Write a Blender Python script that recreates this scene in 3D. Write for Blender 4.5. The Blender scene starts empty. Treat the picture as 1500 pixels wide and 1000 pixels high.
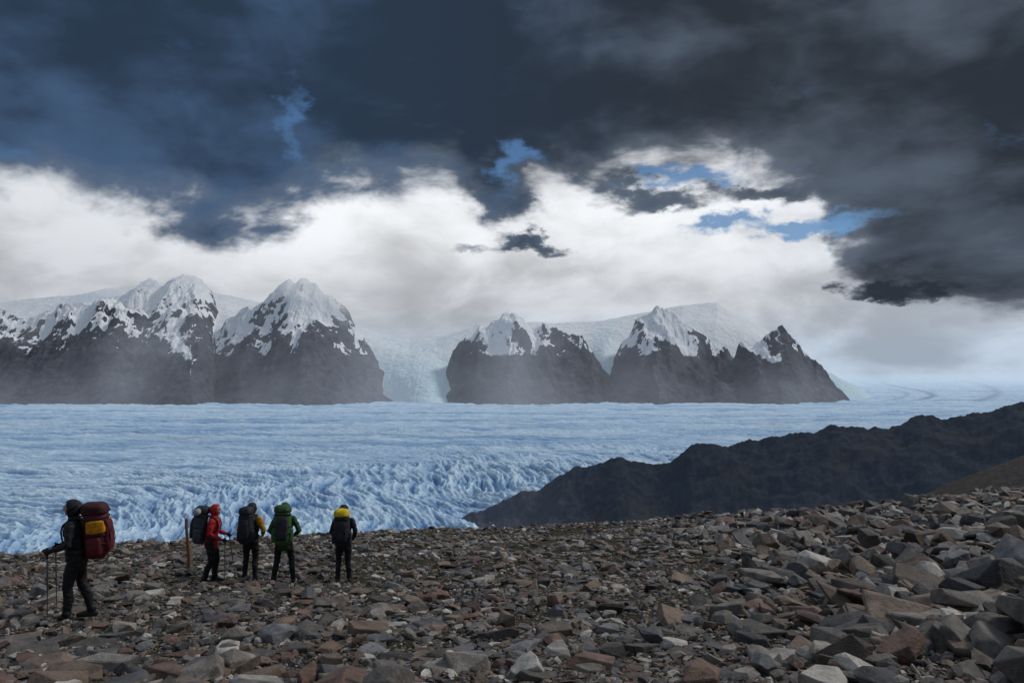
import bpy, bmesh, math, random
import numpy as np
from mathutils import Vector, Matrix
random.seed(7); RNG=np.random.default_rng(7)
F0=1167.0; HZ=545.0
def bt(px): return (px-750.0)/F0          # tangent of bearing
def et(py): return (HZ-py)/F0             # tangent of elevation
sc=bpy.context.scene
# ------------------------------------------------------------------ noise
_perm=np.random.default_rng(3).permutation(256); _perm=np.concatenate([_perm,_perm,_perm])
_ga=np.random.default_rng(4).uniform(0,2*math.pi,256)
_gx=np.cos(_ga); _gy=np.sin(_ga)
def pn(x,y,seed=0):
    x=np.asarray(x,float)+seed*17.31; y=np.asarray(y,float)+seed*9.77
    xi=np.floor(x).astype(np.int64); yi=np.floor(y).astype(np.int64)
    xf=x-xi; yf=y-yi
    u=xf*xf*xf*(xf*(xf*6-15)+10); v=yf*yf*yf*(yf*(yf*6-15)+10)
    def g(ix,iy,dx,dy):
        h=_perm[(_perm[(ix&255)]+(iy&255))]
        return _gx[h]*dx+_gy[h]*dy
    a=g(xi,yi,xf,yf); b=g(xi+1,yi,xf-1,yf); c=g(xi,yi+1,xf,yf-1); d=g(xi+1,yi+1,xf-1,yf-1)
    return ((a+(b-a)*u)+((c+(d-c)*u)-(a+(b-a)*u))*v)*1.4
def fbm(x,y,o=5,seed=0,r=0.5):
    s=0;a=1.0;f=1.0;n=0
    for i in range(o):
        s=s+a*pn(x*f,y*f,seed+i*3); n+=a; a*=r; f*=2.03
    return s/n
def ridged(x,y,o=4,seed=0,r=0.5):
    s=0;a=1.0;f=1.0;n=0
    for i in range(o):
        s=s+a*(1-np.abs(pn(x*f,y*f,seed+i*5))*2); n+=a; a*=r; f*=2.07
    return s/n
def ss(x,a,b):
    t=np.clip((x-a)/(b-a),0,1); return t*t*(3-2*t)
def vn3(p,seed=0):
    p=p+seed*11.3
    i=np.floor(p).astype(np.int64); f=p-i; f=f*f*(3-2*f)
    def h(a,b,c): return _perm[_perm[_perm[a&255]+(b&255)]+(c&255)]/255.0
    x,y,z=i[:,0],i[:,1],i[:,2]; r=0
    for dx in (0,1):
        for dy in (0,1):
            for dz in (0,1):
                w=(f[:,0] if dx else 1-f[:,0])*(f[:,1] if dy else 1-f[:,1])*(f[:,2] if dz else 1-f[:,2])
                r=r+w*h(x+dx,y+dy,z+dz)
    return r-0.5
# ------------------------------------------------------------------ mesh helpers
def raw_mesh(name,V,tri_or_quads,k,mat,smooth=True,attrs=None,fattr=None):
    me=bpy.data.meshes.new(name)
    nv=len(V); nf=len(tri_or_quads)
    me.vertices.add(nv); me.vertices.foreach_set('co',np.asarray(V,np.float32).ravel())
    me.loops.add(nf*k); me.loops.foreach_set('vertex_index',np.asarray(tri_or_quads,np.int32).ravel())
    me.polygons.add(nf); me.polygons.foreach_set('loop_start',np.arange(0,nf*k,k,dtype=np.int32))
    me.polygons.foreach_set('loop_total',np.full(nf,k,np.int32))
    me.update(calc_edges=True)
    me.polygons.foreach_set('use_smooth',np.full(nf,smooth,bool))
    if attrs:
        for an,arr in attrs.items():
            arr=np.asarray(arr,np.float32)
            if arr.ndim==1:
                a=me.attributes.new(an,'FLOAT','POINT'); a.data.foreach_set('value',arr)
            else:
                a=me.attributes.new(an,'FLOAT_COLOR','POINT'); a.data.foreach_set('color',np.hstack([arr,np.ones((len(arr),1),np.float32)]).ravel())
    me.materials.append(mat); me.validate(); 
    ob=bpy.data.objects.new(name,me); sc.collection.objects.link(ob); return ob
def grid(name,X,Y,Z,mat,attrs=None):
    R,C=X.shape
    V=np.stack([X,Y,Z],-1).reshape(-1,3)
    i=np.arange(R*C).reshape(R,C)
    q=np.stack([i[:-1,:-1],i[:-1,1:],i[1:,1:],i[1:,:-1]],-1).reshape(-1,4)
    if attrs: attrs={k:(v.reshape(-1) if v.ndim==2 else v.reshape(-1,3)) for k,v in attrs.items()}
    return raw_mesh(name,V,q,4,mat,True,attrs)
# ------------------------------------------------------------------ node helpers
class NT:
    def __init__(s,tree): s.t=tree; s.n=tree.nodes; s.l=tree.links
    def put(s,sock,v):
        if isinstance(v,bpy.types.NodeSocket): s.l.new(v,sock)
        elif v is not None:
            try: sock.default_value=v
            except Exception: sock.default_value=(*v,1.0)
    def M(s,op,a,b=None,c=None,clamp=False):
        n=s.n.new('ShaderNodeMath'); n.operation=op; n.use_clamp=clamp
        s.put(n.inputs[0],a)
        if b is not None: s.put(n.inputs[1],b)
        if c is not None: s.put(n.inputs[2],c)
        return n.outputs[0]
    def VM(s,op,a,b=None,out=0):
        n=s.n.new('ShaderNodeVectorMath'); n.operation=op
        s.put(n.inputs[0],a)
        if b is not None: s.put(n.inputs[1],b)
        return n.outputs[out]
    def SS(s,v,a,b,lo=0.0,hi=1.0):
        n=s.n.new('ShaderNodeMapRange'); n.interpolation_type='SMOOTHSTEP'
        s.put(n.inputs[0],v); n.inputs[1].default_value=a; n.inputs[2].default_value=b
        n.inputs[3].default_value=lo; n.inputs[4].default_value=hi
        return n.outputs[0]
    def mix(s,f,a,b,blend='MIX'):
        n=s.n.new('ShaderNodeMix'); n.data_type='RGBA'; n.blend_type=blend
        s.put(n.inputs[0],f)
        for k,v in ((6,a),(7,b)):
            if isinstance(v,bpy.types.NodeSocket): s.l.new(v,n.inputs[k])
            else: n.inputs[k].default_value=(*v,1.0)
        return n.outputs[2]
    def noise(s,vec,scale,detail=6,rough=0.55,dist=0.0,color=False):
        n=s.n.new('ShaderNodeTexNoise'); s.put(n.inputs['Vector'],vec)
        n.inputs['Scale'].default_value=scale; n.inputs['Detail'].default_value=detail
        n.inputs['Roughness'].default_value=rough; n.inputs['Distortion'].default_value=dist
        return n.outputs['Color'] if color else n.outputs['Fac']
    def pos(s): return s.n.new('ShaderNodeNewGeometry').outputs['Position']
    def obj(s): return s.n.new('ShaderNodeTexCoord').outputs['Object']
    def attr(s,name,out='Fac'):
        n=s.n.new('ShaderNodeAttribute'); n.attribute_name=name; return n.outputs[out]
    def sep(s,v):
        n=s.n.new('ShaderNodeSeparateXYZ'); s.put(n.inputs[0],v); return n.outputs
    def comb(s,x,y,z):
        n=s.n.new('ShaderNodeCombineXYZ')
        for i,v in enumerate((x,y,z)): s.put(n.inputs[i],v)
        return n.outputs[0]
    def bump(s,h,strength,dist):
        n=s.n.new('ShaderNodeBump'); n.inputs['Strength'].default_value=strength; n.inputs['Distance'].default_value=dist
        s.put(n.inputs['Height'],h); return n.outputs[0]
def newmat(name,rough=0.8,spec=0.3):
    m=bpy.data.materials.new(name); m.use_nodes=True
    t=NT(m.node_tree); b=m.node_tree.nodes['Principled BSDF']; out=m.node_tree.nodes['Material Output']
    b.inputs['Roughness'].default_value=rough; b.inputs['Specular IOR Level'].default_value=spec
    return m,t,b,out
def painted_haze(t,b,out,fac,col,alpha=None):  # aerial haze painted into the surface as emission; no fog volume
    e=t.n.new('ShaderNodeEmission'); t.put(e.inputs[0],col); e.inputs[1].default_value=1.0
    mx=t.n.new('ShaderNodeMixShader'); t.put(mx.inputs[0],fac); t.l.new(b.outputs[0],mx.inputs[1]); t.l.new(e.outputs[0],mx.inputs[2])
    last=mx.outputs[0]
    if alpha is not None:
        tr=t.n.new('ShaderNodeBsdfTransparent'); m2=t.n.new('ShaderNodeMixShader')
        t.put(m2.inputs[0],alpha); t.l.new(last,m2.inputs[1]); t.l.new(tr.outputs[0],m2.inputs[2]); last=m2.outputs[0]
    t.l.new(last,out.inputs[0])
# ------------------------------------------------------------------ camera
cam=bpy.data.cameras.new('camera'); co=bpy.data.objects.new('camera',cam); sc.collection.objects.link(co)
co.location=(0,0,0); co.rotation_euler=(math.radians(90),0,0)
cam.lens=36*F0/1500; cam.sensor_width=36; cam.shift_y=0.03; cam.clip_start=0.1; cam.clip_end=90000
sc.camera=co
sc.view_settings.view_transform='Standard'; sc.view_settings.look='None'; sc.view_settings.exposure=0
# ------------------------------------------------------------------ sun
SUN_EL=math.radians(44); SUN_AZ=math.radians(70)   # ahead and to the right
sd=bpy.data.lights.new('sun','SUN'); sd.energy=1.5; sd.angle=math.radians(10); sd.color=(1,0.95,0.88)
so=bpy.data.objects.new('sun',sd); sc.collection.objects.link(so)
dirv=Vector((math.sin(SUN_AZ)*math.cos(SUN_EL),math.cos(SUN_AZ)*math.cos(SUN_EL),math.sin(SUN_EL)))
so.rotation_euler=dirv.to_track_quat('Z','Y').to_euler(); so.location=(0,0,50)
# ------------------------------------------------------------------ sky
w=bpy.data.worlds.new('sky'); sc.world=w; w.use_nodes=True
t=NT(w.node_tree); t.n.clear()
tc=t.n.new('ShaderNodeTexCoord').outputs['Generated']
x,y,z=t.sep(tc)
az=t.M('ARCTAN2',x,y); el=t.M('ARCSINE',z)
base=t.comb(x,y,t.M('MULTIPLY',z,2.0))
wn=t.noise(base,2.8,3,0.5,color=True)
warp=t.VM('MULTIPLY',t.VM('SUBTRACT',wn,(0.5,0.5,0.5)),(0.16,0.16,0.16))
vec=t.VM('ADD',base,warp)
n1=t.noise(vec,5.5,10,0.54); n2=t.noise(vec,15,9,0.58); n3=t.noise(t.VM('ADD',vec,(3.1,1.7,5.2)),4.0,8,0.48)
n4=t.noise(t.VM('ADD',vec,(9.1,4.7,1.2)),8,9,0.54)
wb=t.VM('MULTIPLY',t.VM('SUBTRACT',t.noise(t.VM('ADD',base,(2.2,0.4,7.7)),13,6,0.6,color=True),(0.5,0.5,0.5)),(0.15,0.09,0.0))
wbx,wby,_=t.sep(wb)
azw=t.M('ADD',az,wbx); elw=t.M('ADD',el,wby)
def aze(px,py):
    a=math.atan(bt(px)); return a,math.atan(et(py)*math.cos(a))
def blob(px,py,sx,sy,amp):
    a,e=aze(px,py)
    dx=t.M('DIVIDE',t.M('SUBTRACT',azw,a),sx/F0); dy=t.M('DIVIDE',t.M('SUBTRACT',elw,e),sy/F0)
    q=t.M('ADD',t.M('MULTIPLY',dx,dx),t.M('MULTIPLY',dy,dy))
    return t.M('MULTIPLY',t.M('EXPONENT',t.M('MULTIPLY',q,-1.0)),amp)
def total(lst):
    s=None
    for b in lst:
        v=blob(*b); s=v if s is None else t.M('ADD',s,v)
    return s
fc=t.n.new('ShaderNodeFloatCurve'); mr=t.n.new('ShaderNodeMapRange')
t.put(mr.inputs[0],t.M('ADD',az,t.M('MULTIPLY',wbx,0.5))); mr.inputs[1].default_value=-0.65; mr.inputs[2].default_value=0.65
t.l.new(mr.outputs[0],fc.inputs['Value'])
cv=fc.mapping.curves[0]
ed=[(0,280),(120,305),(250,328),(380,322),(450,285),(520,262),(640,262),(700,295),(750,295),(800,270),(900,262),(1000,240),(1100,243),(1180,275),(1220,350),(1350,400),(1500,440)]
pts=[]
for px,py in ed:
    a,e=aze(px,py); pts.append(((a+0.65)/1.3,e/0.5))
cv.points[0].location=(0,pts[0][1]); cv.points[1].location=(1,pts[-1][1])
for p in pts: cv.points.new(*p)
fc.mapping.update()
edge=t.M('MULTIPLY',fc.outputs[0],0.5)
darkb=total([(790,366,52,19,.125),(960,292,80,22,.095),(735,300,40,30,.06),(1268,430,48,11,.105),(1375,428,28,9,.06),(670,362,50,12,.07),(1085,392,45,9,.085),(330,340,80,25,.04),(1130,290,60,14,.07),(1390,365,150,45,.055)])
Fd=t.M('ADD',t.M('SUBTRACT',el,edge),t.M('MULTIPLY',t.M('SUBTRACT',n1,0.5),0.12))
Fd=t.M('ADD',Fd,t.M('MULTIPLY',t.M('SUBTRACT',n2,0.5),0.10))
Fd=t.M('ADD',Fd,darkb)
dark=t.SS(Fd,-0.020,0.026)
gap=total([(422,160,20,42,.85),(443,215,20,32,0.8),(757,240,24,32,1.0),(985,254,90,15,1.1),(1175,330,90,15,1.15),(1060,275,50,12,.7),(40,235,70,28,.45),(275,70,40,16,.4),(1060,325,50,12,.8)])
gap=t.SS(t.M('ADD',gap,t.M('MULTIPLY',t.M('SUBTRACT',n2,0.5),1.9)),0.25,1.1)
# dark cloud body colour
lr=t.SS(az,-0.30,0.30)
dk=t.mix(lr,(0.024,0.042,0.074),(0.026,0.034,0.047))
md=t.mix(lr,(0.056,0.105,0.195),(0.092,0.118,0.158))
hi=t.SS(el,0.16,0.40)
v=t.SS(t.M('ADD',t.M('SUBTRACT',n3,t.M('MULTIPLY',hi,0.06)),t.M('MULTIPLY',t.M('SUBTRACT',n4,0.5),0.50)),0.35,0.66)
dcol=t.mix(v,dk,md)
soft=t.SS(Fd,0.0,0.06,0.55,0.0)
dcol=t.mix(soft,dcol,(0.17,0.20,0.25))
# bright cloud colour
b0=t.mix(t.SS(el,0.0,0.10),(0.52,0.62,0.74),(0.62,0.64,0.68))
b1=t.mix(t.SS(el,0.08,0.18),b0,(0.84,0.86,0.89))
b1=t.mix(t.SS(az,0.25,0.5,0,0.35),b1,(0.50,0.60,0.74))
b1=t.mix(t.SS(az,-0.30,-0.5,0,0.5),b1,(0.52,0.55,0.59))
bn=t.SS(t.M('ADD',t.M('MULTIPLY',n4,0.5),t.M('MULTIPLY',n3,0.5)),0.37,0.60,0.66,1.10)
bcol=t.VM('MULTIPLY',b1,t.comb(bn,bn,bn))
ccol=t.mix(dark,bcol,dcol)
# overhead and behind the viewer: unseen broken grey overcast, brightened overhead for scene light
over=t.SS(el,0.5,0.95); back=t.SS(y,0.25,-0.35)
oc=t.mix(n3,(0.24,0.30,0.40),(0.64,0.72,0.84))
ccol=t.mix(over,ccol,oc)
ccol=t.mix(back,ccol,t.mix(n3,(0.09,0.12,0.17),(0.26,0.30,0.36)))
below=t.SS(z,-0.02,-0.12)
ccol=t.mix(below,ccol,(0.05,0.06,0.07))
sky=t.n.new('ShaderNodeTexSky'); sky.sky_type='NISHITA'; sky.sun_disc=False
sky.sun_elevation=SUN_EL; sky.sun_rotation=SUN_AZ; sky.altitude=1200
bg1=t.n.new('ShaderNodeBackground'); bg1.inputs[1].default_value=0.05
t.l.new(t.mix(1.0,sky.outputs[0],(0.85,1.2,1.5),'MULTIPLY'),bg1.inputs[0])
bg2=t.n.new('ShaderNodeBackground'); t.l.new(ccol,bg2.inputs[0]); bg2.inputs[1].default_value=1.0
cov=t.M('SUBTRACT',1.0,t.M('MULTIPLY',gap,t.M('SUBTRACT',1.0,t.M('MAXIMUM',over,back))))
cov=t.M('MAXIMUM',cov,0.10)
ms=t.n.new('ShaderNodeMixShader'); t.l.new(cov,ms.inputs[0]); t.l.new(bg1.outputs[0],ms.inputs[1]); t.l.new(bg2.outputs[0],ms.inputs[2])
wo=t.n.new('ShaderNodeOutputWorld'); t.l.new(ms.outputs[0],wo.inputs[0])
# ------------------------------------------------------------------ glacier
m,t,b,out=newmat('glacier_ice',0.7,0.25)
P=t.pos(); a=t.attr('ice'); dirt=t.attr('dirt')
px_,py_,pz_=t.sep(P)
nf=t.noise(t.VM('MULTIPLY',P,(0.010,0.03,0.02)),1.0,8,0.72)
nl=t.noise(t.VM('MULTIPLY',P,(0.0035,0.022,0.01)),1.0,7,0.7)
ng=t.noise(P,0.05,6,0.65)
f=t.M('ADD',a,t.M('MULTIPLY',t.M('SUBTRACT',nf,0.5),1.1),clamp=True)
c=t.mix(f,(0.10,0.27,0.54),(0.70,0.88,1.0))
c=t.mix(t.SS(ng,0.55,0.75,0,0.45),c,(0.90,0.95,1.0))
c=t.mix(t.SS(nl,0.54,0.66,0,0.40),c,(0.14,0.24,0.40))
c=t.mix(dirt,c,(0.09,0.14,0.23))
t.l.new(c,b.inputs['Base Color'])
t.l.new(t.bump(ng,0.8,8.0),b.inputs['Normal'])
painted_haze(t,b,out,t.M('ADD',t.SS(py_,3000,8000,0.0,0.22),t.SS(py_,8000,17000,0,0.65),clamp=True),(0.54,0.69,0.86),t.SS(py_,11500,20000,0,1))  # distance haze painted into the ice as pale blue emission
s=np.linspace(0.36,0.010,900); cols=np.linspace(-0.85,0.85,1500)
T,S=np.meshgrid(cols,s); Yg=300.0/S; Xg=T*Yg
rad=np.hypot(Xg+1500,(Yg-700))
ang=np.arctan2(Yg-700,Xg+1500)
wr=fbm(Xg/700,Yg/700,3,5)*160
near=1-ss(Yg+wr,2200,3800)
rc=ridged((rad+wr*0.5)/40,ang*4.5,2,2)*0.75+0.25*ridged(rad/15,ang*16,2,3)
rc2=ridged((Xg*0.95+0.30*Yg+wr)/32,Yg/330,2,9)*0.75+0.25*ridged((Xg+0.3*Yg)/13,Yg/80,2,10)
mm=ss(Xg+0.35*(2300-Yg)+wr,-900,-250)
cre=rc*(1-mm)+rc2*mm
far=ridged(Xg/300+wr/300,(Yg+wr*0.8+0.06*Xg)/60,4,12,0.6)
band=fbm(Xg/1600,(Yg+0.05*Xg+wr)/230,4,21)
amp=ss(fbm(Xg/420,Yg/300,3,30),-0.35,0.25)*(0.62+0.38*ss(Xg+wr,-1300,-500))
cre_=np.clip(cre,0,1)**1.3
h=near*(cre_-0.5)*26*(0.45+0.75*amp)+(1-near)*(far-0.5)*16+fbm(Xg/300,Yg/300,4,31)*14+fbm(Xg/24,Yg/24,3,33)*4*near
Zg=-300+h
Zg+=310*ss(Yg,8200,21000)
ice=np.clip(near*(-0.02+1.2*cre_)+(1-near)*(0.25+0.55*far+band*0.9),0,1)
dirt=np.clip(ss(band*(1-near),0.14,0.45)*0.45+near*ss(cre,0.40,0.12)*0.35,0,1)
for px0,am0,per,w0 in ((1322,0.9,1300.0,60),(1420,0.7,1900.0,80),(1285,0.5,1500.0,40)):
    mx=Yg*bt(px0)+380*np.sin((Yg-8000)/per)
    dirt=np.maximum(dirt,am0*np.exp(-((Xg-mx)/w0)**2)*ss(Yg,7600,9000)*(1-ss(Yg,12500,15500)))
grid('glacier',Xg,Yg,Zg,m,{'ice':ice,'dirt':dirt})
# ------------------------------------------------------------------ mountains
cols=np.linspace(bt(-330),bt(1330),1700); rows=np.linspace(7050,11800,500)
T,Ym=np.meshgrid(cols,rows); Xm=T*Ym
wx=fbm(Xm/700,Ym/700,3,40)*0.016
def layer(D,prof,sf,sb,exp=1.0,warp=1.0):
    px=np.array([p[0] for p in prof],float); py=np.array([p[1] for p in prof],float)
    tt=T+wx*warp*np.clip(np.abs(Ym-D)/900,0,1)
    cz=np.interp(tt,bt(px),et(py)*D,left=-900,right=-900)
    d=D-Ym
    return cz-np.where(d>0,sf*d,sb*(-d))
L=[]
L.append(layer(8800,[(-340,480),(-150,452),(0,457),(60,455),(110,446),(150,433),(175,431),(210,452),(235,482),(262,522),(300,610)],0.82,0.6))
L.append(layer(9500,[(60,500),(120,455),(200,414),(250,402),(285,402),(310,430),(330,470),(350,540)],0.66,0.8))
L.append(layer(8850,[(240,640),(275,550),(315,468),(355,446),(400,428),(440,408),(462,410),(482,428),(510,460),(545,500),(575,545),(602,600)],0.82,0.7))
L.append(layer(8550,[(625,620),(648,560),(664,515),(695,480),(745,455),(765,458),(800,466),(830,484),(868,508),(890,540),(915,590)],0.80,0.7))
L.append(layer(8750,[(858,600),(885,540),(905,502),(932,470),(962,441),(985,452),(1015,476),(1050,500),(1085,525),(1130,555),(1165,600)],0.84,0.8))
L.append(layer(8450,[(1025,585),(1058,535),(1085,505),(1112,490),(1142,477),(1165,490),(1188,515),(1215,545),(1245,585),(1262,620)],0.82,0.9))
L.append(layer(8050,[(-340,540),(0,535),(120,530),(205,525),(250,545),(275,560),(293,580),(302,640)],0.7,0.35))
L.append(layer(8050,[(290,640),(300,580),(320,558),(355,535),(430,525),(490,538),(535,560),(575,585),(600,640)],0.75,0.35))
L.append(layer(8050,[(636,640),(654,578),(680,552),(730,540),(780,535),(830,545),(870,560),(888,585),(893,640)],0.8,0.35))
L.append(layer(8050,[(884,640),(892,578),(908,550),(950,535),(1000,545),(1050,555),(1110,560),(1160,562),(1205,575),(1238,595),(1246,640)],0.8,0.35))
rockL=np.max(np.stack(L),0)
B=layer(10000,[(-340,430),(0,442),(60,436),(120,430),(230,412),(340,435),(420,450),(500,468),(560,490),(600,500),(640,496),(700,474),(830,472),(870,472),(900,466),(960,455),(1000,446),(1050,444),(1080,462),(1120,482),(1170,515),(1215,550),(1260,580),(1300,620)],0.25,0.2,warp=0.4)
pB=np.clip((10000-Ym)/2300,0,1)
Bz=B+0.25*np.clip(10000-Ym,0,None)
B=Bz*(1-pB)+(-330)*pB+ np.sin(pB*math.pi)*140
trib=np.exp(-((T-bt(602)-0.018*ss(Ym,9500,7900))/0.056)**2)
trib=np.maximum(trib,0.8*np.exp(-((T-bt(885))/0.02)**2)*ss(Ym,8300,8700))
B=B-(1-trib)*ss(Ym,9300,8100)*520
B=B-ss(Ym,10000,11800)*200
rel=np.clip((rockL+300)/400,0.1,1)
g1=ridged((Xm+fbm(Xm/400,Ym/400,3,44)*140)/400,Ym/1500,4,45,0.5)
g2=fbm(Xm/190,Ym/260,5,50,0.55)
g3=ridged(Xm/700+3,Ym/620,4,52,0.5)
rock=rockL+rel*((g1-0.62)*125+g2*50+(g3-0.6)*110)
snowshelf=B+fbm(Xm/500,Ym/400,4,60)*35+ridged(Xm/90,Ym/60,3,61)*14*trib
Zm=np.maximum(rock,snowshelf)
isrock=(rock>snowshelf).astype(float)
gy,gx=np.gradient(Zm); dy=(rows[1]-rows[0]); dx=np.gradient(Xm,axis=1)
slope=np.hypot(gy/dy,gx/dx)
pxm=750+F0*T; yy=545-F0*Zm/Ym
lap=fbm(Xm/280,Ym/230,6,70,0.64)
base_snow=430-210*ss(pxm,560,700)
hgt=(Zm-base_snow)/330
sn=hgt*0.85+lap*2.4+(1.0-slope)*0.6+ (0.62-g1)*1.3
snow=np.where(isrock>0.5,ss(sn,0.08,0.22)*ss(Zm,90,260),1.0)
def couloir(p0,p1,w):
    q=np.interp(yy,[p0[1],p1[1]],[p0[0],p1[0]])+6*np.sin(yy/9.0)
    return np.exp(-((pxm-q)/w)**2)*ss(yy,p0[1]-8,p0[1])*(1-ss(yy,p1[1]-4,p1[1]+6))
for p0,p1,wd,am in (((250,468),(272,528),15,1),((276,525),(298,584),1.8,.5),((888,520),(886,585),1.6,.5),((690,480),(740,515),26,1.1),((905,480),(925,505),24,1.1),((1095,500),(1130,530),16,1.1),((330,470),(380,480),18,1.1),((960,460),(1000,510),12,1),((480,440),(495,470),12,1)):
    snow=np.maximum(snow,am*couloir(p0,p1,wd)*(0.75+lap))
icef=np.where(isrock>0.5,0,np.maximum(ss(-Zm,-450,150),0.5*trib*(Ym<9800)))
m,t,b,out=newmat('mountain_rock_and_snow',0.85,0.2)
P=t.pos(); X_,Y_,Z_=t.sep(P)
sA=t.attr('snow'); iA=t.attr('ice')
nn=t.noise(P,0.012,9,0.7); n_b=t.noise(t.VM('MULTIPLY',P,(0.004,0.004,0.02)),1.0,7,0.65)
rk=t.mix(t.SS(nn,0.35,0.65),(0.014,0.020,0.036),(0.07,0.08,0.11))
rk=t.mix(t.SS(n_b,0.5,0.7,0,0.5),rk,(0.13,0.125,0.145))
sw=t.mix(iA,(0.94,0.96,0.98),(0.66,0.88,0.96))
sw=t.mix(t.SS(nn,0.45,0.7,0,0.25),sw,(0.66,0.77,0.86))
sf=t.SS(t.M('ADD',sA,t.M('MULTIPLY',t.M('SUBTRACT',nn,0.5),1.2)),0.42,0.58)
t.l.new(t.mix(sf,rk,sw),b.inputs['Base Color'])
t.l.new(t.bump(nn,0.9,35.0),b.inputs['Normal'])
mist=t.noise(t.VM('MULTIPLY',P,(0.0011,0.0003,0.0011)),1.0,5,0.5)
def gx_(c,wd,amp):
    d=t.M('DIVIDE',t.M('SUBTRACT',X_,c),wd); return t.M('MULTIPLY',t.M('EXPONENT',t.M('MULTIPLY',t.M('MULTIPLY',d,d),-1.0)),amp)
painted_veil=t.M('ADD',gx_(-1450,420,0.14),t.M('ADD',gx_(50,450,0.16),gx_(-3700,500,0.05)))  # brighter mist patches painted into the mountain surface as glow
hz=t.M('ADD',t.M('ADD',0.11,painted_veil),t.M('MULTIPLY',t.M('SUBTRACT',mist,0.5),0.42))
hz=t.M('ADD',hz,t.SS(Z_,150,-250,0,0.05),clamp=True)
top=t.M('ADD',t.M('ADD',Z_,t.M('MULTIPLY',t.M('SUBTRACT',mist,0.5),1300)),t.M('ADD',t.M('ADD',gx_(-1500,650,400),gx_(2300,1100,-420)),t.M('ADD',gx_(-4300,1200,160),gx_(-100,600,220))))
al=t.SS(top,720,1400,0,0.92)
painted_haze(t,b,out,hz,(0.50,0.56,0.66),al)  # mist glow mixed over rock and snow; summits fade to transparent
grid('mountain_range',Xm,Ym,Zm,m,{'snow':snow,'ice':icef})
# ------------------------------------------------------------------ dark ridge across the valley edge
cols=np.linspace(bt(600),1.05,900); rows=np.linspace(600,2250,420)
T,Yr=np.meshgrid(cols,rows); Xr=T*Yr
prof=[(600,800),(640,780),(668,764),(740,722),(820,694),(860,682),(905,672),(985,680),(1012,656),(1060,649),(1150,636),(1235,621),(1300,621),(1350,608),(1400,611),(1450,601),(1500,586),(1700,540),(1990,500)]
pxs=np.array([p[0] for p in prof],float); pys=np.array([p[1] for p in prof],float)
Dc=np.interp(T,[bt(668),bt(1500)],[1640,1250])
cz=np.interp(T+fbm(Xr/120,Yr/120,3,80)*0.008,bt(pxs),et(pys))*Dc
d=Dc-Yr
Zr=cz-np.where(d>0,0.42*d,0.55*(-d))
Zr+=(ridged(Xr/190,Yr/260,5,82,0.55)-0.62)*24+fbm(Xr/40,Yr/40,6,84,0.6)*9
m,t,b,out=newmat('ridge_rock',0.9,0.1)
P=t.pos(); X_,Y_,Z_=t.sep(P)
nn=t.noise(P,0.06,9,0.7); nb=t.noise(P,0.012,6,0.6); nv=t.noise(t.VM('MULTIPLY',P,(0.02,0.008,0.008)),1,6,0.6)
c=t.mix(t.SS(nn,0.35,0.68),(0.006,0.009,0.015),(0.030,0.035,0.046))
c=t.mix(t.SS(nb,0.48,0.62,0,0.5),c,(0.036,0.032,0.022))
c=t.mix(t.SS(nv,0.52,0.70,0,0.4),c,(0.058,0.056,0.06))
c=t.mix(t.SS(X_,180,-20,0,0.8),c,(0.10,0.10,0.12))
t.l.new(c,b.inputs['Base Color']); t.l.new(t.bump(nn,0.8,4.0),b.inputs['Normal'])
painted_haze(t,b,out,0.08,(0.12,0.18,0.28))  # even bluish air glow painted onto the ridge rock
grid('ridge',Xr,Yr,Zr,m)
# ------------------------------------------------------------------ foreground terrain
def terrain(x,y,detail=True):
    x=np.asarray(x,float); y=np.asarray(y,float)
    xp=np.clip(x,0,60)
    z=-1.83-0.158*y+0.0017*np.minimum(xp,40)**2+0.022*xp
    tt=x/(np.maximum(y,1)+0.01)
    yc=np.interp(tt,[-0.7,-0.25,0.1,0.45,0.8],[19,36,46,42,40])
    d=np.clip(y-yc,0,None)
    z=z-np.where(d<60,0.005*d*d,18+0.6*(d-60))
    z=z+fbm(x/9,y/9,3,90)*0.35*ss(y,5,20)
    if detail: z=z+fbm(x/1.6,y/1.6,4,91)*0.14
    return np.maximum(z,-340)
m,t,b,out=newmat('stony_ground',0.95,0.1)
P=t.pos()
na=t.noise(P,0.5,6,0.6); nb=t.noise(P,9,8,0.7); nc=t.noise(P,45,5,0.7)
vo=t.n.new('ShaderNodeTexVoronoi'); t.put(vo.inputs['Vector'],P); vo.inputs['Scale'].default_value=22; 
c=t.mix(t.SS(nb,0.35,0.65),(0.045,0.033,0.023),(0.115,0.093,0.070))
c=t.mix(0.45,c,vo.outputs['Color'],'OVERLAY')
c=t.mix(t.SS(t.M('ADD',na,t.M('MULTIPLY',nb,0.35)),0.60,0.74,0,0.85),c,(0.052,0.052,0.020))
hs=t.n.new('ShaderNodeHueSaturation'); hs.inputs['Saturation'].default_value=0.8; t.l.new(c,hs.inputs['Color'])
t.l.new(hs.outputs[0],b.inputs['Base Color'])
hh=t.M('SUBTRACT',t.M('ADD',nb,t.M('MULTIPLY',nc,0.5)),vo.outputs['Distance'])
t.l.new(t.bump(hh,0.9,0.05),b.inputs['Normal'])
ys=np.concatenate([np.linspace(-6,60,560),np.geomspace(60.3,1500,120)])
cc=np.linspace(-1.15,1.15,760)
C,Yf=np.meshgrid(cc,ys); Xf=C*(np.maximum(Yf,0)+9)
grid('ground',Xf,Yf,terrain(Xf,Yf),m)
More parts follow.
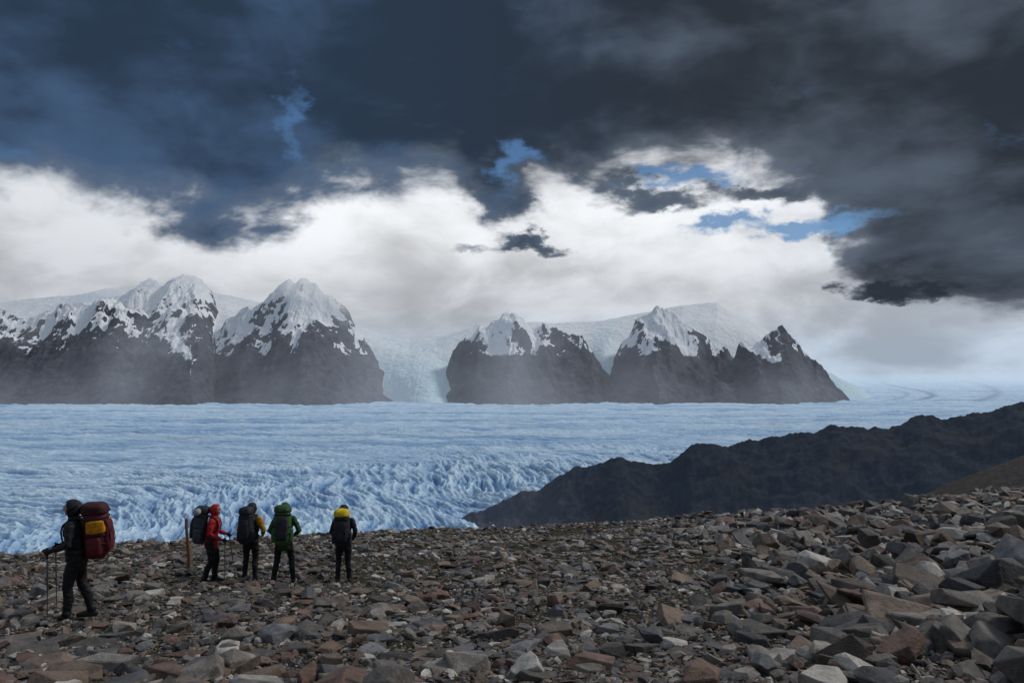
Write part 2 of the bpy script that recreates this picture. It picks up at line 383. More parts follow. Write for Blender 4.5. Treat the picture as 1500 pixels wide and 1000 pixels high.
# brown hill rising on the right
cols=np.linspace(bt(850),1.15,420); rows=np.linspace(70,430,260)
T,Yh=np.meshgrid(cols,rows); Xh=T*Yh
prof=[(850,860),(1000,775),(1120,765),(1220,753),(1300,735),(1360,720),(1420,697),(1500,664),(1650,620),(2100,560)]
cz=np.interp(T,bt(np.array([p[0] for p in prof],float)),et(np.array([p[1] for p in prof],float)))*210
d=210-Yh
Zh=cz-np.where(d>0,0.13*d,0.4*(-d))+fbm(Xh/30,Yh/30,5,95,0.55)*1.6+fbm(Xh/4,Yh/4,3,97)*0.35
m2,t,b,out=newmat('hill_scree',0.95,0.1)
P=t.pos(); nb=t.noise(P,0.9,9,0.75); na=t.noise(P,0.06,5,0.6)
c=t.mix(t.SS(nb,0.35,0.65),(0.026,0.022,0.019),(0.09,0.078,0.068)); c=t.mix(t.SS(na,0.45,0.65,0,0.4),c,(0.045,0.038,0.026))
t.l.new(c,b.inputs['Base Color']); t.l.new(t.bump(nb,0.9,0.6),b.inputs['Normal'])
painted_haze(t,b,out,0.03,(0.2,0.24,0.3))  # slight air haze painted into the hill surface as emission
grid('hill',Xh,Yh,Zh,m2)
# ------------------------------------------------------------------ rocks
def base_rock(kind,bev):
    bm=bmesh.new()
    if kind=='slab':
        n=random.randint(4,7); th=random.uniform(0.08,0.26); off=random.uniform(0,6.28)
        asp=random.uniform(0.4,0.9); tx,ty=random.uniform(-.12,.12),random.uniform(-.12,.12)
        P_=[]
        for i in range(n):
            a=off+2*math.pi*(i+random.uniform(-.35,.35))/n; r=random.uniform(0.33,0.58)
            P_.append((r*math.cos(a),r*math.sin(a)*asp))
        sx_,sy_=random.uniform(-.1,.1),random.uniform(-.1,.1)
        for (x_,y_) in P_:
            bm.verts.new((x_,y_,-th/2+random.uniform(-.03,.03)))
            k=random.uniform(0.72,1.0); bm.verts.new((x_*k+sx_,y_*k+sy_,th/2+x_*tx+y_*ty+random.uniform(-.03,.03)))
            k=random.uniform(0.95,1.12); bm.verts.new((x_*k,y_*k,random.uniform(-.3,.3)*th))
    else:
        for i in range(13):
            v=Vector((random.gauss(0,1),random.gauss(0,1),random.gauss(0,1))).normalized()*0.5
            bm.verts.new((v.x,v.y*random.uniform(.7,1)*0.8,v.z*0.55))
    r=bmesh.ops.convex_hull(bm,input=bm.verts)
    loose=[v for v in bm.verts if not v.link_faces]; bmesh.ops.delete(bm,geom=loose,context='VERTS')
    bmesh.ops.dissolve_limit(bm,angle_limit=math.radians(12),verts=bm.verts,edges=bm.edges)
    if bev: bmesh.ops.bevel(bm,geom=bm.edges[:],offset=0.012,segments=1,affect='EDGES',clamp_overlap=True)
    bmesh.ops.triangulate(bm,faces=bm.faces)
    bm.verts.ensure_lookup_table(); bm.normal_update()
    V=np.array([v.co[:] for v in bm.verts]); Fa=np.array([[v.index for v in f.verts] for f in bm.faces]); bm.free(); return V,Fa
hi_b=[base_rock('slab' if i%5 else 'block',True) for i in range(34)]
lo_b=[base_rock('slab' if i%3 else 'block',False) for i in range(18)]
HIK=[(-6.5,11.8),(-6.74,17.6),(-5.84,17.8),(-5.05,17.6),(-3.72,17.9)]
def scatter(name,n,yr,bases,sizef,mat,tilt,lift,keep=None,trange=0.9):
    u=RNG.random(n); y_=np.sqrt(yr[0]**2+u*(yr[1]**2-yr[0]**2)) if yr[2]==2 else np.exp(np.log(yr[0])+u*(math.log(yr[1]/yr[0])))
    x_=RNG.uniform(-trange,trange,n)*y_
    Ls=sizef(x_,y_,RNG.random(n))
    kp=np.ones(n,bool)
    for hx,hy in HIK:
        kp&=~((np.hypot(x_-hx,y_-hy)<0.42+0.4*Ls)&(Ls>0.16))
    if keep is not None: kp&=keep(x_,y_,Ls)
    x_,y_,Ls=x_[kp],y_[kp],Ls[kp]; n=len(x_)
    z_=terrain(x_,y_)+lift(x_,y_,Ls)*Ls
    tl=tilt(x_,y_,n); ta=RNG.uniform(0,2*math.pi,n); yaw=RNG.uniform(0,2*math.pi,n)
    which=RNG.integers(0,len(bases),n)
    pal=np.array([(0.165,0.145,0.125),(0.115,0.102,0.09),(0.25,0.225,0.195),(0.15,0.113,0.083),(0.42,0.39,0.35),(0.065,0.064,0.067),(0.18,0.128,0.095),(0.145,0.143,0.15),(0.14,0.082,0.06)])
    pcol=pal[RNG.integers(0,len(pal),n)]*RNG.uniform(0.5,1.35,(n,1))
    Vs=[];Fs=[];Cs=[];o=0
    for k,(BV,BF) in enumerate(bases):
        ix=np.where(which==k)[0]
        if not len(ix): continue
        c,s_=np.cos(yaw[ix]),np.sin(yaw[ix]); L_=Ls[ix]
        zsc=RNG.uniform(0.6,1.5,len(ix))
        P_=BV[None]*np.stack([L_,L_,L_*zsc],-1)[:,None,:]
        X1=P_[...,0]*c[:,None]-P_[...,1]*s_[:,None]; Y1=P_[...,0]*s_[:,None]+P_[...,1]*c[:,None]; Z1=P_[...,2]
        ca,sa=np.cos(ta[ix])[:,None],np.sin(ta[ix])[:,None]; ct,st=np.cos(tl[ix])[:,None],np.sin(tl[ix])[:,None]
        dot=X1*ca+Y1*sa; pxx=-X1*sa+Y1*ca
        nx=dot; np_=pxx*ct-Z1*st; nz=pxx*st+Z1*ct
        X2=nx*ca-np_*sa; Y2=nx*sa+np_*ca
        VV=np.stack([X2+x_[ix][:,None],Y2+y_[ix][:,None],nz+z_[ix][:,None]],-1)
        m_=BV.shape[0]
        FF=BF[None]+(np.arange(len(ix))*m_)[:,None,None]+o
        Vs.append(VV.reshape(-1,3)); Fs.append(FF.reshape(-1,3)); Cs.append(np.repeat(pcol[ix],m_,0)); o+=len(ix)*m_
    return raw_mesh(name,np.concatenate(Vs),np.concatenate(Fs),3,mat,False,{'rc':np.concatenate(Cs)})
mr_,t,b,out=newmat('scree_rock',0.62,0.5)
P=t.pos(); rc=t.attr('rc','Color')
na=t.noise(P,5,8,0.65); nb=t.noise(P,28,6,0.7); nl=t.noise(t.VM('ADD',P,(7,3,1)),11,5,0.6)
mul=t.SS(na,0.3,0.7,0.55,1.45)
c=t.VM('MULTIPLY',rc,t.comb(mul,mul,mul))
c=t.mix(t.SS(nl,0.60,0.70,0,0.5),c,(0.28,0.27,0.23))
c=t.mix(t.SS(na,0.56,0.70,0,0.4),c,(0.13,0.078,0.05))
c=t.mix(t.SS(nb,0.6,0.75,0,0.6),c,(0.035,0.035,0.034))
t.l.new(c,b.inputs['Base Color'])
t.l.new(t.bump(t.M('ADD',na,t.M('MULTIPLY',nb,0.6)),1.0,0.04),b.inputs['Normal'])
def right(x,y): return ss(x-0.14*y,0.3,5)
dens=lambda x,y: fbm(x/2.2,y/2.2,3,120)
scatter('scree_rocks',28000,(6,52,2),hi_b,lambda x,y,u:(0.14+0.13/(u+0.12)**0.85*(0.54+0.62*right(x,y)))*(0.95+0.05*ss(y,6,25)),mr_,
    lambda x,y,n: np.abs(RNG.normal(0,1,n))*(0.28+0.30*right(x,y)),lambda x,y,L:0.08+RNG.random(len(x))*0.24*(0.5+right(x,y)),
    keep=lambda x,y,L:(dens(x,y)>0.0-0.5*right(x,y))|(RNG.random(len(x))<0.34))
scatter('large_rocks',1300,(7.2,45,1),hi_b,lambda x,y,u:0.42+0.76*u**2.0*(0.5+0.75*right(x,y)),mr_,
    lambda x,y,n: np.abs(RNG.normal(0,1,n))*(0.18+0.40*right(x,y)),lambda x,y,L:0.04+RNG.random(len(x))*0.34*right(x,y),
    keep=lambda x,y,L: RNG.random(len(x))<np.where(y<12.5,0.55,0.13)+0.7*right(x,y))
scatter('gravel',60000,(6,26,1),lo_b,lambda x,y,u:0.035+0.022/(u+0.12),mr_,
    lambda x,y,n: np.abs(RNG.normal(0,0.4,n)),lambda x,y,L:0.1+0*L)
# ------------------------------------------------------------------ posts
def simple_mat(name,col,rough=0.7,bs=30,bd=0.004,var=0.3,spec=0.3,stretch=(1,1,1)):
    m,t,b,out=newmat(name,rough,spec)
    P=t.VM('MULTIPLY',t.obj(),stretch); n_=t.noise(P,bs,5,0.6); n0=t.noise(P,bs*0.25,4,0.6)
    v=t.SS(n0,0.3,0.7,1-var,1+var)
    t.l.new(t.VM('MULTIPLY',col,t.comb(v,v,v)),b.inputs['Base Color']); t.l.new(t.bump(t.M('ADD',n0,t.M('MULTIPLY',n_,0.4)),0.7,bd),b.inputs['Normal'])
    return m
wood=simple_mat('weathered_wood',(0.22,0.11,0.055),0.85,40,0.006,0.4,stretch=(1,1,0.12))
def post(name,loc,h,r,lean,cap=None):
    bm=bmesh.new(); N=10; rings=[]
    for k in range(9):
        f=k/8; z_=-0.3+f*(h+0.3); rr=r*(1.08-0.16*f)
        rings.append([bm.verts.new((rr*math.cos(6.283*i/N)*(1+0.06*math.sin(3*i))+lean[0]*z_+0.006*math.sin(k*1.7),rr*math.sin(6.283*i/N)*(1+0.05*math.cos(2*i))+lean[1]*z_,z_+(0.03*math.sin(i*1.1) if k==8 else 0))) for i in range(N)])
    for k in range(8):
        for i in range(N): bm.faces.new((rings[k][i],rings[k][(i+1)%N],rings[k+1][(i+1)%N],rings[k+1][i]))
    bm.faces.new(rings[-1]); bm.faces.new(rings[0][::-1])
    me=bpy.data.meshes.new(name); bm.to_mesh(me); bm.free(); me.materials.append(wood)
    o=bpy.data.objects.new(name,me); sc.collection.objects.link(o); o.location=loc; return o
def gz(x,y): return float(terrain(np.array([x]),np.array([y]))[0])
x0,y0=bt(279)*17.9,17.9
post('wooden_post',(x0,y0,gz(x0,y0)),1.38,0.036,(-0.08,0.02))
cv_=[];cf=[];cc_=[];o_=0
for i in range(16):
    BV,BF=hi_b[i%len(hi_b)]; f=random.random(); a=random.random()*6.28; L_=random.uniform(0.16,0.34)
    R=Matrix.Rotation(random.uniform(0,6.28),3,'Z')@Matrix.Rotation(random.uniform(-1.2,1.2),3,'X')
    V_=(np.array(R)@(BV*L_).T).T+np.array([x0+0.17*math.cos(a)*(1-f)*1.2,y0+0.17*math.sin(a)*(1-f)*1.2,gz(x0,y0)+0.04+0.26*f])
    cv_.append(V_);cf.append(BF+o_);o_+=len(V_);cc_.append(np.full((len(V_),3),random.uniform(.05,.12)))
raw_mesh('cairn',np.concatenate(cv_),np.concatenate(cf),3,mr_,False,{'rc':np.concatenate(cc_)})
x1,y1=bt(873)*42,42.0
post('marker_stake',(x1,y1,gz(x1,y1)),1.0,0.035,(0.02,0))
# ------------------------------------------------------------------ hikers
def unit(v): v=np.asarray(v,float); return v/max(1e-9,np.linalg.norm(v))
class Fig:
    def __init__(s): s.V=[];s.F=[];s.caps=[]
    def tube(s,pts,rad,label,seg=16,ref=(1,0,0),cap=True):
        pts=[np.array(p,float) for p in pts]; rad=[(r,r) if not isinstance(r,tuple) else r for r in rad]
        n=len(pts)
        dirs=[]
        for i in range(n):
            d=unit(pts[min(i+1,n-1)]-pts[max(i-1,0)]); dirs.append(d)
        seq=[]
        if cap:
            for a in (75,50,25):
                a=math.radians(a); m_=min(rad[0]); seq.append((pts[0]-dirs[0]*m_*math.sin(a),(rad[0][0]*math.cos(a),rad[0][1]*math.cos(a)),dirs[0]))
        for p,r,d in zip(pts,rad,dirs): seq.append((p,r,d))
        if cap:
            for a in (25,50,75):
                a=math.radians(a); m_=min(rad[-1]); seq.append((pts[-1]+dirs[-1]*m_*math.sin(a),(rad[-1][0]*math.cos(a),rad[-1][1]*math.cos(a)),dirs[-1]))
        base=len(s.V)
        for p,r,d in seq:
            u=np.array(ref,float); u=u-d*np.dot(u,d)
            if np.linalg.norm(u)<0.15: u=np.array((0,1.0,0))-d*d[1]
            u=unit(u); v=np.cross(d,u)
            for i in range(seg):
                a=2*math.pi*i/seg; s.V.append(p+u*r[0]*math.cos(a)+v*r[1]*math.sin(a))
        for k in range(len(seq)-1):
            for i in range(seg):
                j=(i+1)%seg; s.F.append((base+k*seg+i,base+k*seg+j,base+(k+1)*seg+j,base+(k+1)*seg+i))
        s.F.append(tuple(base+i for i in range(seg))[::-1]); e=base+(len(seq)-1)*seg; s.F.append(tuple(e+i for i in range(seg)))
        for i in range(n-1): s.caps.append((pts[i],pts[i+1],sum(rad[i])/2,sum(rad[i+1])/2,label))
def hand(fig,wrist,d,grip,side,label):
    """palm, four fingers and a thumb closed round a shaft running along grip"""
    w_=np.array(wrist,float); d=unit(d); g=np.array(grip,float); g=unit(g-d*np.dot(g,d)); n=np.cross(d,g)*side
    fig.tube([w_-d*0.02,w_+d*0.03,w_+d*0.085],[(0.026,0.02),(0.036,0.017),(0.042,0.016)],label,ref=g)
    lens=(0.9,1.05,1.0,0.8)
    for k in range(4):
        o=w_+d*0.08+g*(0.030-0.020*k); L_=lens[k]
        fig.tube([o,o+d*0.032*L_+n*0.004,o+d*0.046*L_+n*0.028,o+d*0.022*L_+n*0.048,o+d*0.002+n*0.040],[0.0105,0.010,0.0095,0.0088,0.008],label,seg=10,ref=g)
    o=w_+d*0.028+g*0.026
    fig.tube([o,o+g*0.022+n*0.016+d*0.016,o+g*0.018+n*0.038+d*0.036,o+g*0.004+n*0.048+d*0.055],[0.014,0.0125,0.011,0.009],label,seg=10,ref=d)
    return w_+d*0.085+n*0.026
MATS={}
def fabric(name,col,rough=0.65,var=0.25):
    if name not in MATS: MATS[name]=simple_mat(name,col,rough,60,0.008,var)
    return MATS[name]
skin=simple_mat('skin',(0.50,0.29,0.21),0.5,60,0.001,0.08)
def sloft(V,Fc,Mi,mi,rings,seg=28,e=3.2,cx=0.0,rot=0.0):
    base=len(V); n=len(rings)
    for (z_,rx,ry,cy) in rings:
        for i in range(seg):
            a=2*math.pi*i/seg; c,s_=math.cos(a),math.sin(a)
            V.append([cx+rx*math.copysign(abs(c)**(2/e),c),cy+ry*math.copysign(abs(s_)**(2/e),s_),z_])
    for k in range(n-1):
        for i in range(seg):
            j=(i+1)%seg; Fc.append((base+k*seg+i,base+k*seg+j,base+(k+1)*seg+j,base+(k+1)*seg+i)); Mi.append(mi)
    Fc.append(tuple(base+i for i in range(seg))[::-1]); Mi.append(mi)
    Fc.append(tuple(base+(n-1)*seg+i for i in range(seg))); Mi.append(mi)
def interp_rings(r,k=4):
    out_=[]; r=[np.array(q,float) for q in r]
    for i in range(len(r)-1):
        p0=r[max(i-1,0)];p1=r[i];p2=r[i+1];p3=r[min(i+2,len(r)-1)]
        for j in range(k):
            u=j/k; out_.append(0.5*((2*p1)+(-p0+p2)*u+(2*p0-5*p1+4*p2-p3)*u*u+(-p0+3*p1-3*p2+p3)*u**3))
    out_.append(r[-1]); return [tuple(q) for q in out_]
def pymesh(name,V,Fc,mats,mi,parent,smooth=True):
    me=bpy.data.meshes.new(name); me.from_pydata([tuple(v) for v in V],[],Fc)
    for m_ in mats: me.materials.append(m_)
    if mi is not None: me.polygons.foreach_set('material_index',np.array(mi,np.int32))
    me.polygons.foreach_set('use_smooth',np.full(len(Fc),smooth,bool)); me.update()
    o=bpy.data.objects.new(name,me); sc.collection.objects.link(o); o.parent=parent; return o
def hiker(x,y,heading,scale,pose,cols,pack):
    par=bpy.data.objects.new('hiker',None); sc.collection.objects.link(par)
    zf=gz(x,y)+0.02
    par.location=(x,y,zf); par.rotation_euler=(0,0,math.radians(heading)); par.scale=(scale,)*3
    lean=math.radians(pose.get('lean',0))
    def bend(P_):
        P_=np.array(P_,float).reshape(-1,3).copy()
        k=np.clip((P_[:,2]-0.90)/0.25,0,1)*lean
        c,s_=np.cos(k),np.sin(k); yy=P_[:,1]; zz=P_[:,2]-0.92
        m_=P_[:,2]>0.90
        ny=yy*c+zz*s_; nz=-yy*s_+zz*c+0.92
        P_[:,1]=np.where(m_,ny,P_[:,1]); P_[:,2]=np.where(m_,nz,P_[:,2]); return P_
    f=Fig()
    f.tube([(0,0,.84),(0,0,.92),(0,0,1.06),(0,.01,1.2),(0,.015,1.32),(0,.01,1.41),(0,.0,1.465)],
           [(.185,.14),(.190,.145),(.168,.128),(.182,.135),(.198,.14),(.178,.118),(.12,.09)],'jacket',seg=24)
    f.tube([(0,.0,1.44),(0,.012,1.50),(0,.02,1.55)],[.085,.072,.07],'jacket',seg=18)
    f.tube([(0,.0,.90),(0,0,.98)],[(.165,.12),(.16,.12)],'pants',seg=20)
    f.tube([(0,.015,1.5),(0,.03,1.6)],[.055,.055],'skin')
    f.tube([(0,-.012,1.665),(0,.02,1.675),(0,.045,1.67)],[(.074,.08),(.078,.088),(.07,.082)],'skin',ref=(1,0,0))
    f.tube([(0,.045,1.62),(0,.085,1.585)],[(.056,.045),(.036,.026)],'skin')
    f.tube([(-.032,.112,1.682),(0,.12,1.684),(.032,.112,1.682)],[.012,.012,.012],'skin',seg=10,ref=(0,0,1))
    f.tube([(0,.118,1.672),(0,.135,1.645),(0,.142,1.632)],[.008,.011,.014],'skin',seg=10)
    f.tube([(-.016,.128,1.629),(.016,.128,1.629)],[.009,.009],'skin',seg=10,ref=(0,0,1))
    f.tube([(-.022,.106,1.606),(0,.117,1.608),(.022,.106,1.606)],[.006,.008,.006],'lips',seg=10,ref=(0,0,1))
    f.tube([(-.019,.104,1.595),(0,.113,1.594),(.019,.104,1.595)],[.006,.0085,.006],'lips',seg=10,ref=(0,0,1))
    f.tube([(0,.10,1.568),(0,.105,1.575)],[.02,.018],'skin',seg=12)
    for s_ in (-1,1):
        f.tube([(s_*.04,.075,1.635),(s_*.045,.07,1.615)],[.03,.025],'skin',seg=12)
        f.tube([(s_*.078,.01,1.672),(s_*.082,.005,1.64),(s_*.076,.012,1.622)],[(.008,.018),(.008,.016),(.007,.01)],'skin',seg=10)
    for key,s_ in (('L',-1),('R',1)):
        hip=(s_*.092,0,.90); kn=pose['knee'+key]; an=pose['ank'+key]; toe=pose.get('toe'+key,0.0)
        kn=np.array(kn,float); an=np.array(an,float); hp=np.array(hip,float)
        f.tube([hp,hp*.5+kn*.5+np.array((s_*.006,.012,0)),kn,kn*.6+an*.4+np.array((0,-.022,0)),an*.85+kn*.15,an+np.array((0,0,.02))],
               [(.098,.105),(.085,.092),(.064,.07),(.063,.07),(.057,.06),(.060,.064)],'pants',seg=18)
        ct,st=math.cos(toe),math.sin(toe); fw=np.array((st,ct,0.0))
        g0=np.array((an[0],an[1],0.0))+fw*0
        f.tube([an+np.array((0,0,.05)),g0+(0,0,.09)],[.050,.052],'boots')
        f.tube([g0-fw*.055+(0,0,.05),g0+fw*.03+(0,0,.055),g0+fw*.12+(0,0,.045),g0+fw*.185+(0,0,.036)],
               [(.040,.046),(.043,.052),(.048,.042),(.038,.032)],'boots',ref=(ct,-st,0))
        f.tube([g0-fw*.06+(0,0,.014),g0+fw*.06+(0,0,.012),g0+fw*.19+(0,0,.014)],[(.040,.013),(.042,.013),(.04,.013)],'boots',ref=(ct,-st,0))
    grips={}
    for key,s_ in (('L',-1),('R',1)):
        sh=np.array((s_*.178,0,1.405)); e_=np.array(pose['elb'+key],float); w_=np.array(pose['wri'+key],float)
        f.tube([sh,sh*.5+e_*.5+np.array((s_*.008,0,0)),e_,e_*.5+w_*.5,w_-unit(w_-e_)*0.01],[.074,.064,.056,.050,.041],'sleeve',seg=16)
        grips[key]=hand(f,w_,unit(w_-e_)*0.8+np.array((0,.25,-.1)),(0,0.05,1),-s_,'gloves')
    V_=bend(np.array(f.V))
    caps=[(bend(a)[0],bend(b_)[0],r0,r1,l) for a,b_,r0,r1,l in f.caps]
    me=bpy.data.meshes.new('tmp'); me.from_pydata([tuple(v) for v in V_],[],f.F)
    bmx=bmesh.new(); bmx.from_mesh(me); bmesh.ops.recalc_face_normals(bmx,faces=bmx.faces); bmx.to_mesh(me); bmx.free()
    ob=bpy.data.objects.new('tmp',me); sc.collection.objects.link(ob)
    md_=ob.modifiers.new('r','REMESH'); md_.mode='VOXEL'; md_.voxel_size=0.0055; md_.adaptivity=0
    sm=ob.modifiers.new('s','SMOOTH'); sm.factor=0.5; sm.iterations=3
    dg=bpy.context.evaluated_depsgraph_get(); me2=bpy.data.meshes.new_from_object(ob.evaluated_get(dg))
    bpy.data.objects.remove(ob)
    nv=len(me2.vertices); co_=np.zeros(nv*3); me2.vertices.foreach_get('co',co_); co_=co_.reshape(-1,3)
    no_=np.zeros(nv*3); me2.vertices.foreach_get('normal',no_); no_=no_.reshape(-1,3)
    def dist(Pq):
        best=np.full(len(Pq),9.0); lab=np.zeros(len(Pq),int)
        for i,(a,b_,r0,r1,l) in enumerate(caps):
            ab=b_-a; h_=np.clip(((Pq-a)@ab)/max(1e-9,ab@ab),0,1)
            dd=np.linalg.norm(Pq-a-h_[:,None]*ab,axis=1)-(r0+(r1-r0)*h_)
            u=dd<best; best[u]=dd[u]; lab[u]=i
        return lab
    LAB=['jacket','sleeve','pants','boots','gloves','skin','lips']
    li=np.array([LAB.index(c_[4]) for c_ in caps])
    vl=li[dist(co_)]
    cloth=np.isin(vl,(0,1,2)).astype(float)
    wr_=vn3(co_*np.array((14,14,22)),1)*0.018+vn3(co_*np.array((34,34,40)),2)*0.010
    co_=co_+no_*(wr_*cloth)[:,None]
    me2.vertices.foreach_set('co',co_.ravel())
    nf=len(me2.polygons); cen=np.zeros(nf*3); me2.polygons.foreach_get('center',cen); cen=cen.reshape(-1,3)
    fl=li[dist(cen)]
    me2.materials.clear()
    for l in LAB: me2.materials.append(cols[l] if l in cols else {'skin':skin,'lips':cols['lipsm']}[l])
    me2.polygons.foreach_set('material_index',fl.astype(np.int32)); me2.polygons.foreach_set('use_smooth',np.ones(nf,bool)); me2.update()
    bo=bpy.data.objects.new('body',me2); sc.collection.objects.link(bo); bo.parent=par
    ey=Fig()
    for s_ in (-1,1):
        ey.tube([(s_*.031,.101,1.661),(s_*.031,.106,1.661)],[.0115,.0115],'e',seg=12)
    n_w=len(ey.F)
    for s_ in (-1,1):
        ey.tube([(s_*.031,.113,1.661),(s_*.031,.1145,1.661)],[.006,.006],'e',seg=10)
        ey.tube([(s_*.016,.124,1.687),(s_*.034,.121,1.691),(s_*.048,.108,1.686)],[.004,.0045,.003],'e',seg=8,ref=(0,0,1))
    pymesh('eyes',bend(ey.V),ey.F,[fabric('eye_white',(.6,.58,.55),.3,.02),fabric('eye_dark',(.02,.015,.01),.3,.02)],[0]*n_w+[1]*(len(ey.F)-n_w),par)
    V,Fc=[],[]; N1,N2=40,30
    hc=np.array((0,.012,1.652)); 
    for i in range(N2+1):
        th=math.pi*i/N2
        for j in range(N1):
            ph=2*math.pi*j/N1
            d=np.array((math.sin(th)*math.cos(ph),math.sin(th)*math.sin(ph),math.cos(th)))
            r=np.array((.104,.118,.118)); p=hc+d*r
            if d[1]<0: p[1]+=d[1]*0.012; 
            if d[2]<-0.2: p[0]*=1.0+0.15*(-d[2]-.2); p[2]-=0.03*(-d[2]-.2)
            if d[2]>0.5 : p[2]+=0.010*(d[2]-.5); 
            p=p+d*0.008*math.sin(ph*5+th*7)*math.sin(th)
            V.append(p)
    for i in range(N2):
        for j in range(N1):
            k=(j+1)%N1; th=math.pi*(i+.5)/N2; ph=2*math.pi*(j+.5)/N1
            d=(math.sin(th)*math.cos(ph),math.sin(th)*math.sin(ph),math.cos(th))
            if d[1]>0.42 and -0.78<d[2]<0.76: continue
            Fc.append((i*N1+j,i*N1+k,(i+1)*N1+k,(i+1)*N1+j)[::-1])
    ho=pymesh('hood',bend(V),Fc,[cols['hood']],None,par)
    so_=ho.modifiers.new('s','SOLIDIFY'); so_.thickness=0.010; so_.offset=0; ho.modifiers.new('sub','SUBSURF').levels=1
    V,Fc,Mi=[],[],[]
    pm=[pack['main'],pack['lid'],pack['panel'],fabric('pack_webbing',(.02,.02,.022)),pack['mat']]
    k=pack.get('size',1.0)
    R=lambda L_:interp_rings([(z_,rx*k,ry*k,cy*k-(.0 if k==1 else .13*(1-k))) for z_,rx,ry,cy in L_])
    sloft(V,Fc,Mi,0,R([(.90,.10,.08,-.27),(.925,.145,.125,-.275),(1.0,.165,.150,-.285),(1.15,.172,.16,-.295),(1.35,.178,.165,-.30),(1.50,.165,.155,-.30),(1.55,.15,.14,-.295)]))
    sloft(V,Fc,Mi,1,R([(1.535,.15,.15,-.30),(1.55,.178,.175,-.30),(1.60,.182,.178,-.295),(1.66,.165,.16,-.29),(1.70,.12,.12,-.285),(1.712,.05,.05,-.285)]))
    pk=0 if pack.get('side') else 2
    sloft(V,Fc,Mi,pk,R([(1.0,.09,.02,-.445),(1.02,.125,.05,-.445),(1.15,.13,.062,-.45),(1.30,.125,.058,-.455),(1.41,.11,.045,-.455),(1.43,.08,.02,-.455)]))
    for s_ in (-1,1):
        sloft(V,Fc,Mi,0,R([(.95,.02,.06,-.29),(.97,.045,.09,-.29),(1.08,.055,.10,-.295),(1.18,.045,.095,-.295),(1.20,.02,.06,-.295)]),cx=s_*.17*k)
        if pack.get('side'):
            sloft(V,Fc,Mi,2,R([(1.26,.02,.08,-.33),(1.28,.035,.125,-.33),(1.36,.04,.13,-.335),(1.43,.035,.12,-.335),(1.45,.02,.08,-.335)]),cx=s_*.165*k)
    for z_ in (1.10,1.23,1.48):
        sloft(V,Fc,Mi,3,[(z_*1.0-.012,.180*k,.17*k,-.30*k),(z_+.012,.183*k,.172*k,-.30*k)])
    sloft(V,Fc,Mi,3,[(.985,.17,.13,0),(.99,.197,.152,0),(1.05,.190,.148,0),(1.055,.165,.13,0)],e=2.3)
    nv0=len(V)
    sf_=Fig()
    for s_ in (-1,1):
        sf_.tube([(s_*.085,-.15,1.46),(s_*.09,-.07,1.505),(s_*.10,.02,1.505),(s_*.11,.115,1.43),(s_*.115,.155,1.33),(s_*.13,.14,1.2),(s_*.165,.04,1.12),(s_*.17,-.10,1.08)],
                 [(.030,.010)]*5+[(.022,.009)]+[(.012,.006)]*2,'x',seg=12)
        sf_.tube([(s_*.10,-.47*k,1.45),(s_*.10,-.50*k,1.30),(s_*.10,-.515*k,1.15),(s_*.09,-.47*k,.99)],[(.010,.004)]*4,'x',seg=8)
    for face in sf_.F: Fc.append(tuple(nv0+i for i in face)); Mi.append(3)
    V+= [list(v) for v in sf_.V]
    if pack.get('roll'):
        rx_,ry_,rz_=pack['roll']; nv0=len(V); sf2=Fig()
        sf2.tube([(-rx_,ry_,rz_),(-rx_*.5,ry_,rz_-.005),(rx_*.5,ry_,rz_-.005),(rx_,ry_,rz_)],[.078,.08,.08,.078],'x',seg=20,ref=(0,0,1),cap=False)
        for face in sf2.F: Fc.append(tuple(nv0+i for i in face)); Mi.append(4)
        V+=[list(v) for v in sf2.V]
        for q in (-.5,.5):
            nv0=len(V); sf2=Fig(); sf2.tube([(rx_*q-.012,ry_,rz_),(rx_*q+.012,ry_,rz_)],[.086,.086],'x',seg=20,ref=(0,0,1),cap=False)
            for face in sf2.F: Fc.append(tuple(nv0+i for i in face)); Mi.append(3)
            V+=[list(v) for v in sf2.V]
    VA=np.array(V)
    VA+= np.stack([vn3(VA*13,5)*.022,vn3(VA*13,6)*.022,vn3(VA*10,7)*.02],-1)
    pymesh('backpack',bend(VA),Fc,pm,Mi,par)
    for key in ('L','R'):
        if key not in pose.get('poles',''): continue
        g=bend(grips[key])[0]; tip=np.array(pose['tip'+key],float)
        d=unit(tip-g); pf=Fig(); L_=np.linalg.norm(tip-g)
        pf.tube([g-d*.06,g+d*.08],[.017,.014],'x',seg=12); n1_=len(pf.F)
        pf.tube([g+d*.08,g+d*(L_*.55)],[.010,.010],'x',seg=10); pf.tube([g+d*(L_*.55),g+d*L_],[.0075,.006],'x',seg=10)
        pf.tube([g+d*(L_-.085),g+d*(L_-.075)],[.04,.03],'x',seg=16); 
        pymesh('trekking_pole',pf.V,pf.F,[fabric('pole_grip',(.02,.02,.02)),MATS['pole_metal']],[0]*n1_+[1]*(len(pf.F)-n1_),par)
    return par
MATS['pole_metal']=simple_mat('pole_metal',(0.10,0.10,0.11),0.35,40,0.0005,0.1,0.6)
black=fabric('black_jacket',(.016,.017,.022)); blackp=fabric('black_trousers',(.013,.013,.016)); boot=fabric('boot_leather',(.03,.025,.02),.6)
glove=fabric('black_glove',(.015,.015,.017)); lips=fabric('lip',(.36,.15,.12),.5,.05)
red=fabric('red_jacket',(.42,.018,.028)); yellow=fabric('yellow_jacket',(.50,.24,.02)); green=fabric('green_jacket',(.030,.085,.030))
greenp=fabric('green_pack_cover',(.04,.105,.035)); maroon=fabric('maroon_pack',(.10,.010,.018)); orange=fabric('orange_pack_panel',(.62,.25,.01))
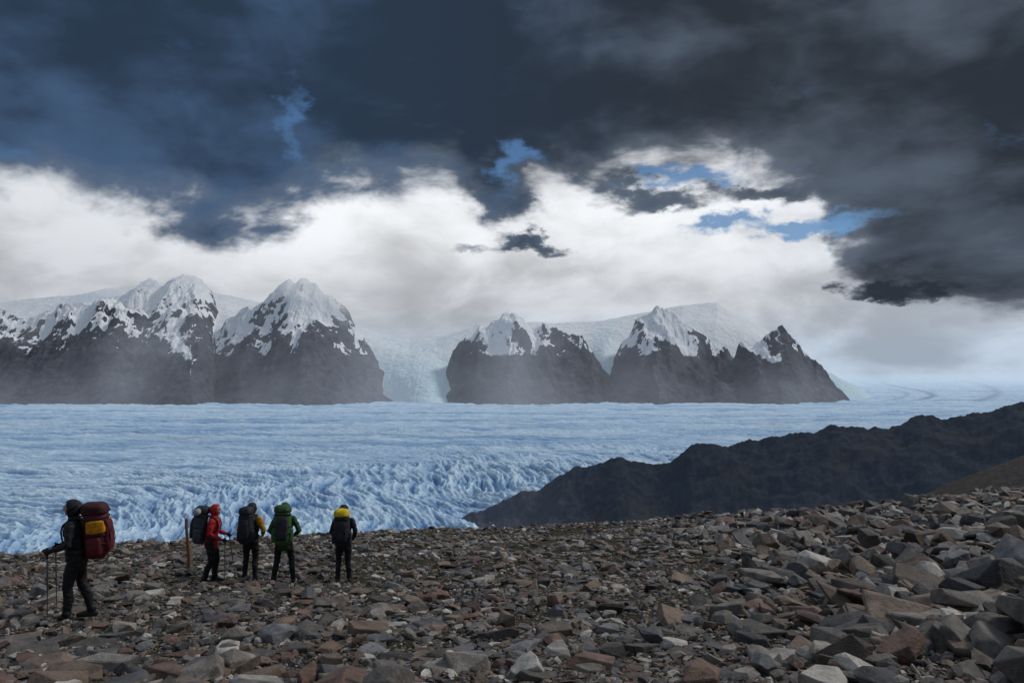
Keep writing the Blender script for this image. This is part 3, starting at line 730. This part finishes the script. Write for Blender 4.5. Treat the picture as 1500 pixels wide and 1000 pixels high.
dkred=fabric('dark_red_lid',(.05,.010,.014)); greypk=fabric('grey_pack',(.06,.075,.085)); dpk=fabric('dark_pack',(.022,.024,.034))
yelp=fabric('yellow_pack_cover',(.66,.48,.02)); foam=fabric('foam_mat',(.42,.44,.46),.8)
def C(j,sl=None,hood=None,pants=blackp,gl=glove): return dict(jacket=j,sleeve=sl or j,pants=pants,boots=boot,gloves=gl,lipsm=lips,hood=hood or j)
hiker(bt(113)*11.8,11.8,100,1.0,dict(lean=4,kneeL=(-.10,.10,.49),ankL=(-.10,.11,.10),kneeR=(.10,-.03,.50),ankR=(.10,-.17,.10),
   elbL=(-.25,.02,1.15),wriL=(-.20,.27,1.07),elbR=(.25,.03,1.15),wriR=(.2,.27,1.08),poles='LR',tipL=(-.2,.33,-.02),tipR=(.24,.36,-.02)),
   C(black),dict(main=maroon,lid=dkred,panel=orange,mat=foam,size=1.0,side=True))
hiker(bt(309)*17.6,17.6,-84,0.98,dict(lean=7,kneeL=(-.10,.10,.49),ankL=(-.11,.05,.10),kneeR=(.10,.03,.50),ankR=(.10,-.12,.10),
   elbL=(-.25,.02,1.15),wriL=(-.19,.28,1.08),elbR=(.25,.02,1.14),wriR=(.2,.27,1.02),poles='LR',tipL=(-.2,.50,-.02),tipR=(.24,.36,-.02)),
   C(red),dict(main=greypk,lid=dpk,panel=dpk,mat=foam,size=.9,roll=(.27,-.33,1.60)))
hiker(bt(367)*17.8,17.8,-6,0.98,dict(lean=5,kneeL=(-.12,.04,.50),ankL=(-.14,.0,.10),kneeR=(.10,.03,.50),ankR=(.13,-.05,.10),
   elbL=(-.29,.0,1.16),wriL=(-.25,.20,1.02),elbR=(.29,.0,1.16),wriR=(.2,.22,1.04),poles='L',tipL=(-.30,.30,-.04),tipR=(.3,.36,-.02)),
   C(black,sl=yellow,hood=black),dict(main=dpk,lid=dpk,panel=dpk,mat=foam,size=.86))
hiker(bt(416)*17.6,17.6,8,1.0,dict(lean=12,kneeL=(-.16,.06,.49),ankL=(-.22,-.02,.10),kneeR=(.15,.06,.50),ankR=(.19,.02,.10),
   elbL=(-.32,.0,1.15),wriL=(-.20,.20,1.05),elbR=(.32,.0,1.15),wriR=(.2,.22,1.04),poles='',tipL=(-.36,.30,-.04),tipR=(.3,.36,-.02)),
   C(green),dict(main=greenp,lid=green,panel=dpk,mat=foam,size=1.02))
hiker(bt(503)*17.9,17.9,4,0.98,dict(lean=4,kneeL=(-.11,.04,.50),ankL=(-.13,-.04,.10),kneeR=(.10,.03,.50),ankR=(.13,.05,.10),
   elbL=(-.27,.02,1.15),wriL=(-.25,.24,1.04),elbR=(.27,-.02,1.16),wriR=(.22,.18,1.0),poles='L',tipL=(-.33,.30,-.04),tipR=(.3,.36,-.02)),
   C(black),dict(main=dpk,lid=yelp,panel=dpk,mat=foam,size=.98))
